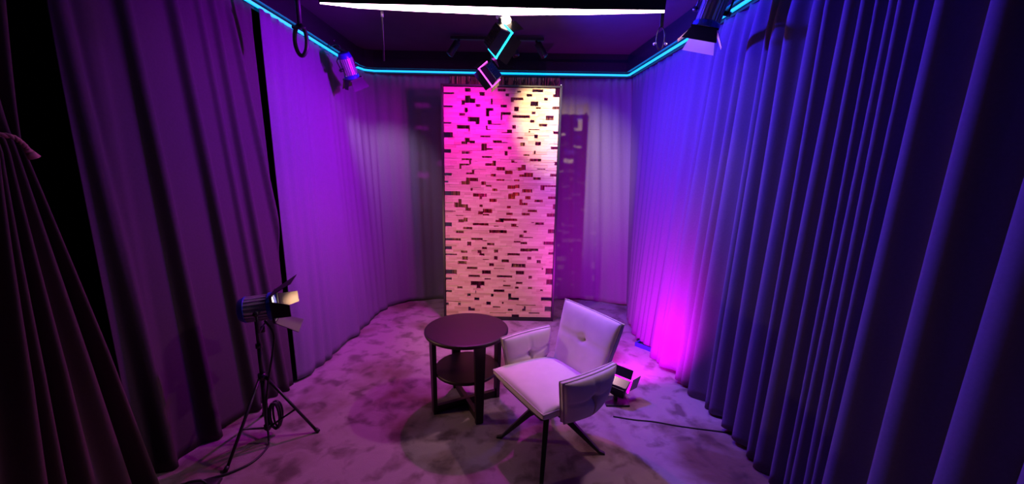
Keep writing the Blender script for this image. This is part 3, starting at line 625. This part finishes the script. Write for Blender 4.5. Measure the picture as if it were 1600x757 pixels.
# ---- led wash lamps with barn doors
def wash(name, label, loc, aim, roll, w_, h_, d_, lit_mat, leaves, group=None):
    t = aim_root(name, label, 'stage light', loc, aim, roll, group)
    bm = bmesh.new(); vs = box(bm, 0, 0, -d_ / 2, w_, h_, d_)
    for v_ in vs:
        if v_.co.z < -d_ * .6: v_.co.x *= .78; v_.co.y *= .82
    obj('housing', bm, M['gloss'], t, bevel=.006)
    bm = bmesh.new()
    for k in range(7): box(bm, 0, (k - 3) * h_ * .1, -d_ - .002, w_ * .6, .004, .012)
    obj('cooling_fins', bm, M['blackmetal'], t)
    bm = bmesh.new(); box(bm, 0, 0, .004, w_ * 1.10, h_ * 1.07, .012); obj('lamp_face', bm, M[lit_mat], t)
    hx, hy = w_ / 2, h_ / 2
    for (dx, dy, ang, L) in leaves:
        o_ = math.radians(ang); e = Vector((dx, dy, 0)); s_ = Vector((-dy, dx, 0)); out = e * math.sin(o_) + Vector((0, 0, math.cos(o_))); W_ = h_ if dx else w_
        bm = bmesh.new(); flap(bm, Vector((dx * (hx + .003), dy * (hy + .003), .004)), out, s_, W_ * .96, W_ * .8 + L * .35, L); obj('barn_door_leaf', bm, M['gloss'], t)
    return t
BL = unz(781, 64, 2.60); bl_aim = Vector((1.5, 2.85, 2.1)); bd_ = Vector((.60, .58, -.2))
bw = wash('stage_light', 'black stage light with glowing cyan edges under the overhead panel', BL, BL + bd_, math.radians(40), .14, .20, .08, 'lit_cyan', [(1, 0, 38, .09), (-1, 0, 35, .09), (0, 1, 45, .09), (0, -1, 35, .08)])
spot('blue_wash', bw, BL + bd_.normalized() * .10, bl_aim, P_BLUE[0], P_BLUE[1], 160)
ML = unz(765, 116, 2.44)
mw = wash('stage_light', 'smaller black stage light with a magenta edge, near the wood screen top', ML, ML + Vector((-.55, .75, -.22)), math.radians(-40), .11, .17, .07, 'lit_magenta', [(1, 0, 38, .06), (-1, 0, 35, .06), (0, 1, 40, .05), (0, -1, 30, .06)])
spot('magenta_wash', mw, ML + Vector((-.55, .75, -.22)).normalized() * .08, (-.70, 3.98, 1.75), P_MAG[0], P_MAG[1], 140)
spot('magenta_floor_fill', mw, ML + Vector((-.08, -.08, -.14)), (-.8, 2.7, .1), P_MAG_FILL[0], P_MAG_FILL[1], 120)  # extra magenta beam added to colour the floor
spot('violet_wall_fill', bw, BL + Vector((-.1, .1, -.16)), (-1.8, 3.2, 1.9), P_VIO[0], P_VIO[1], 110)  # second beam added at this lamp to turn the left wall violet
# hanging bracket joining both lamps
t = thing('hanging_bracket', 'white metal bracket carrying the two stage lights below the overhead panel', 'bracket', (BL.x, BL.y - .02, 3.0))
bm = bmesh.new(); cyl(bm, (0, 0, 0), (.0, 0, -.25), .03, .03, n=14); obj('drop_pole', bm, M['white'], t, True)
bm = bmesh.new(); pts = [(.0, 0, -.25), (0, .03, -.33), (0, .02, -.40)]; tube(bm, spline(pts, 5), .012, 8); obj('hook', bm, M['blackmetal'], t, True)
bm = bmesh.new(); a_ = ML - Vector((BL.x, BL.y - .02, 3.0)); tube(bm, spline([(0, .02, -.25), (.03, .12, -.35), (a_.x + .03, a_.y - .05, a_.z + .14), (a_.x, a_.y - .03, a_.z + .03)], 6), .008, 8); obj('extension_arm', bm, M['blackmetal'], t, True)
# small white spotlight added to light the screen's top right corner
WL = unz(789, 28, 2.76); wd_ = Vector((.42, 3.97, 2.15)) - WL
ws = aim_root('spotlight', 'small white spotlight added just under the overhead panel to light the wood screen', 'spotlight', WL, WL + wd_)
bm = bmesh.new(); cyl(bm, (0, 0, -.06), (0, 0, .035), .030, .038, n=28); obj('shade', bm, M['lens'], ws, True, bevel=.003)
bm = bmesh.new(); cyl(bm, (0, 0, .034), (0, 0, .040), .033, n=28); obj('lens', bm, M['lens'], ws, True)
bm = bmesh.new(); cyl(bm, (0, .03, -.03), (0, .075, -.03), .008, n=10); obj('stem', bm, M['white'], ws, True)
spot('added_warm_beam', ws, WL + wd_.normalized() * .05, (.40, 3.97, 2.18), P_TOP[0], P_TOP[1], 48, r=.02)
# floor magenta lamp behind the chair
FL = Vector((.80, 2.50, .13)); fa = Vector((1.32, 3.55, .55))
fw_ = wash('stage_light', 'black stage light on the carpet behind the armchair, throwing magenta light at the right curtain', FL, fa, .2, .16, .13, .08, 'lit_floor', [(1, 0, 35, .09), (-1, 0, 35, .09), (0, 1, 40, .07), (0, -1, 62, .06)])
spot('magenta_floor', fw_, FL + (fa - FL).normalized() * .03, (1.28, 3.35, .62), P_FLOOR[0], P_FLOOR[1], 120)
bm = bmesh.new(); box(bm, FL.x - .02, FL.y - .03, .008, .17, .14, .016); cyl(bm, (FL.x - .02, FL.y - .03, .01), (FL.x - .02, FL.y - .03, .075), .014); bs = obj('foot_plate', bm, M['blackmetal'], None, bevel=.003)
bs.parent = fw_; bs.matrix_parent_inverse = fw_.matrix_basis.inverted()
# ---- overhead panel
def overhead():
    z = 2.60; near = [(500, 4), (560, 6), (650, 8), (790, 12), (920, 15), (1038, 16)]; far = [(500, 6), (560, 13), (650, 18), (790, 24), (920, 23), (1038, 20)]
    N_ = [unz(a, b, z) for a, b in near]; F_ = [unz(a, b, z) for a, b in far]; c = (N_[2] + F_[3]) / 2; c.z = z
    t = thing('overhead_light_panel', 'wide black overhead light with a glowing white underside near the ceiling', 'ceiling light', c)
    bm = bmesh.new(); a = [bm.verts.new(p - c) for p in N_]; b = [bm.verts.new(p - c) for p in F_]
    for i in range(5): bm.faces.new((a[i], a[i + 1], b[i + 1], b[i]))
    a2 = [bm.verts.new(p - c + Vector((0, 0, .012))) for p in N_]; b2 = [bm.verts.new(p - c + Vector((0, 0, .012))) for p in F_]
    for i in range(5):
        bm.faces.new((a2[i], b2[i], b2[i + 1], a2[i + 1])); bm.faces.new((a[i], a2[i], a2[i + 1], a[i + 1])); bm.faces.new((b[i], b[i + 1], b2[i + 1], b2[i]))
    bm.faces.new((a[0], b[0], b2[0], a2[0])); bm.faces.new((a[-1], a2[-1], b2[-1], b[-1])); bmesh.ops.recalc_face_normals(bm, faces=bm.faces)
    obj('diffuser', bm, M['diff'], t)
    bm = bmesh.new(); x0, x1 = N_[0].x - .02, N_[-1].x + .02; y0 = N_[0].y
    lo = [bm.verts.new(Vector((p.x, p.y - .012, z - .004)) - c) for p in N_]; hi = [bm.verts.new(Vector((p.x, p.y - .05, z + .20)) - c) for p in N_]
    lo2 = [bm.verts.new(Vector((p.x, q.y + .02, z + .014)) - c) for p, q in zip(N_, F_)]; hi2 = [bm.verts.new(Vector((p.x, q.y + .03, z + .20)) - c) for p, q in zip(N_, F_)]
    lo1 = [bm.verts.new(Vector((p.x, p.y - .002, z + .014)) - c) for p in N_]
    for i in range(5):
        bm.faces.new((lo[i], lo[i + 1], hi[i + 1], hi[i])); bm.faces.new((hi[i], hi[i + 1], hi2[i + 1], hi2[i])); bm.faces.new((lo2[i + 1], lo2[i], hi2[i], hi2[i + 1]))
        bm.faces.new((lo1[i], lo1[i + 1], lo[i + 1], lo[i])); bm.faces.new((lo1[i + 1], lo1[i], lo2[i], lo2[i + 1]))
    for k in (0, 5): bm.faces.new((lo[k], lo1[k], lo2[k], hi2[k], hi[k]))
    bmesh.ops.recalc_face_normals(bm, faces=bm.faces); obj('housing', bm, M['blackmetal'], t)
    for xx in (N_[0].x + .35, N_[-1].x - .35):
        bm = bmesh.new(); cyl(bm, Vector((xx, y0 + .0, z + .19)) - c, Vector((xx, y0, 3.0)) - c, .006); obj('suspension_rod', bm, M['blackmetal'], t)
    return N_
NP = overhead()
# ---- hanging loops and rod
lp = unz(470, 62, 2.52)
t = thing('cable_loop', 'dark oblong loop of cable hanging in front of the left light strip', 'cable', (lp.x, lp.y, 3.0))
bm = bmesh.new(); h0 = lp.z - 3.0
ov = [(.042 * math.cos(q), .0, h0 - .005 + .10 * math.sin(q)) for q in [i * math.pi / 14 for i in range(28)]]
tube(bm, ov, .014, 8, True); obj('loop', bm, M['cable'], t, True)
bm = bmesh.new(); cyl(bm, (-.005, 0, 0), (0, 0, h0 + .09), .02, .016, n=10); obj('strap', bm, M['cable'], t, True)
bm = bmesh.new(); cyl(bm, (-.045, -.012, h0 + .075), (.045, -.012, h0 + .075), .012, n=10); obj('tie_band', bm, M['gloss'], t, True)
lp = unz(1032, 60, 2.50)
t = thing('cable_loop', 'thin ring of cable hanging under the right end of the overhead light', 'cable', (lp.x, lp.y, 3.0))
h0 = lp.z - 3.0; bm = bmesh.new(); tube(bm, [(.026 * math.cos(q), 0, h0 + .068 * math.sin(q)) for q in [i * math.pi / 16 for i in range(32)]], .004, 6, True); obj('loop', bm, M['chrome'] if False else M['gloss'], t, True)
bm = bmesh.new(); box(bm, 0, 0, (h0 + .07) / 2, .022, .006, -(h0 + .07)); obj('strap', bm, M['blackmetal'], t)
for s in (-1, 1):
    bm = bmesh.new(); cyl(bm, (s * .028, 0, h0 - .03), (s * .042, 0, h0 - .036), .008, n=10); obj('clip', bm, M['chrome'], t, True)
p0 = unz(600, 95, 2.34)
t = thing('hanging_rod', 'thin rod hanging from the ceiling left of the stage lights', 'rod', (p0.x, p0.y, 3.0)); h = 3.0 - 2.34
bm = bmesh.new(); cyl(bm, (0, 0, 0), (0, 0, -h), .005, n=10); obj('pole', bm, M['blackmetal'], t, True)
bm = bmesh.new(); cyl(bm, (0, 0, -h * .55), (0, 0, -h * .60), .009, n=10); obj('joint', bm, M['chrome'], t, True)
# ---- ceiling spotlight bar
def spot_bar():
    a = unz(704, 62, 2.95); b = unz(850, 64, 2.95); y = (a.y + b.y) / 2; c = Vector(((a.x + b.x) / 2, y, 3.0)); wd = b.x - a.x
    t = thing('spotlight_bar', 'dark ceiling bar with three small unlit spotlights in front of the wood screen', 'ceiling light', c)
    bm = bmesh.new(); box(bm, 0, 0, -.035, wd, .035, .03); cyl(bm, (0, 0, 0), (0, 0, -.03), .05, n=24); obj('bar', bm, M['blackmetal'], t, bevel=.003)
    for px, dx in ((718, -.10), (798, .06), (838, .09)):
        x = unz(px, 62, 2.95).x - c.x
        bm = bmesh.new(); cyl(bm, (x, 0, -.05), (x + dx * .3, -.0, -.09), .012, n=12); jt = obj('swivel_arm', bm, M['blackmetal'], t, True)
        bm = bmesh.new(); cyl(bm, (x + dx * .2, 0, -.075), (x + dx * 1.0, -.02, -.20), .036, n=24); s_ = obj('spot_head', bm, M['blackmetal'], t, True, bevel=.003)
        v = Vector((dx * .8, -.02, -.125)).normalized(); e = Vector((x + dx, -.02, -.20)); bm = bmesh.new(); cyl(bm, e - v * .004, e + v * .002, .03, n=20); obj('lens', bm, M['gloss'], s_, True)
spot_bar()
# ================================================================== FLOOR BITS
a, b = unz(958, 652, 0), unz(1160, 681, 0)
pts = [a + Vector((0, 0, .004))] + [a.lerp(b, k / 6) + Vector((0, random.Random(k).uniform(-.006, .006), .004)) for k in range(1, 6)] + [b + Vector((0, 0, .004))]
track_cable('floor_cable', pts, 'thin dark cable lying straight across the carpet right of the armchair', .0045)
q = [unz(x, y, 0) + Vector((0, 0, .005)) for x, y in ((1164, 678), (1170, 686), (1180, 690), (1190, 689), (1200, 684))]
track_cable('cable_end', q, 'short loop of black cable at the foot of the right curtain', .004)
bp_ = unz(1016, 541, 0) + Vector((-.055, -.035, 0))
t = thing('metal_base', 'blue lit metal base plate poking out from under the right curtain', 'base', bp_, math.radians(-48))
bm = bmesh.new()
for (x, y, sx_, sy_) in ((0, .05, .17, .012), (0, -.05, .17, .012), (.08, 0, .012, .112), (-.08, 0, .012, .112)): box(bm, x, y, .02, sx_, sy_, .04)
obj('frame', bm, M['bluecast'], t, bevel=.002)  # steel frame; the blue light on it is put into its colour
bm = bmesh.new(); box(bm, 0, 0, .007, .15, .09, .01); obj('plate', bm, M['chrome'], t)
bb = unz(325, 752, 0)
t = thing('sandbag', 'black sandbag on the carpet at the bottom left by the charcoal curtain', 'bag', (bb.x + .01, bb.y - .085, 0), .25)
def sb(u, v): return Vector((u * .095, v * .05, .028 + .0)), Vector((0, 0, 1))
bm = bmesh.new(); pillow(bm, sb, T=.026, rim=.006, p=2.4); obj('body', bm, M['cable'], t, True)
bm = bmesh.new(); tube(bm, spline([(-.05, 0, .05), (-.03, 0, .075), (.03, 0, .075), (.05, 0, .05)], 6), .006, 8); obj('handle', bm, M['cable'], t, True)
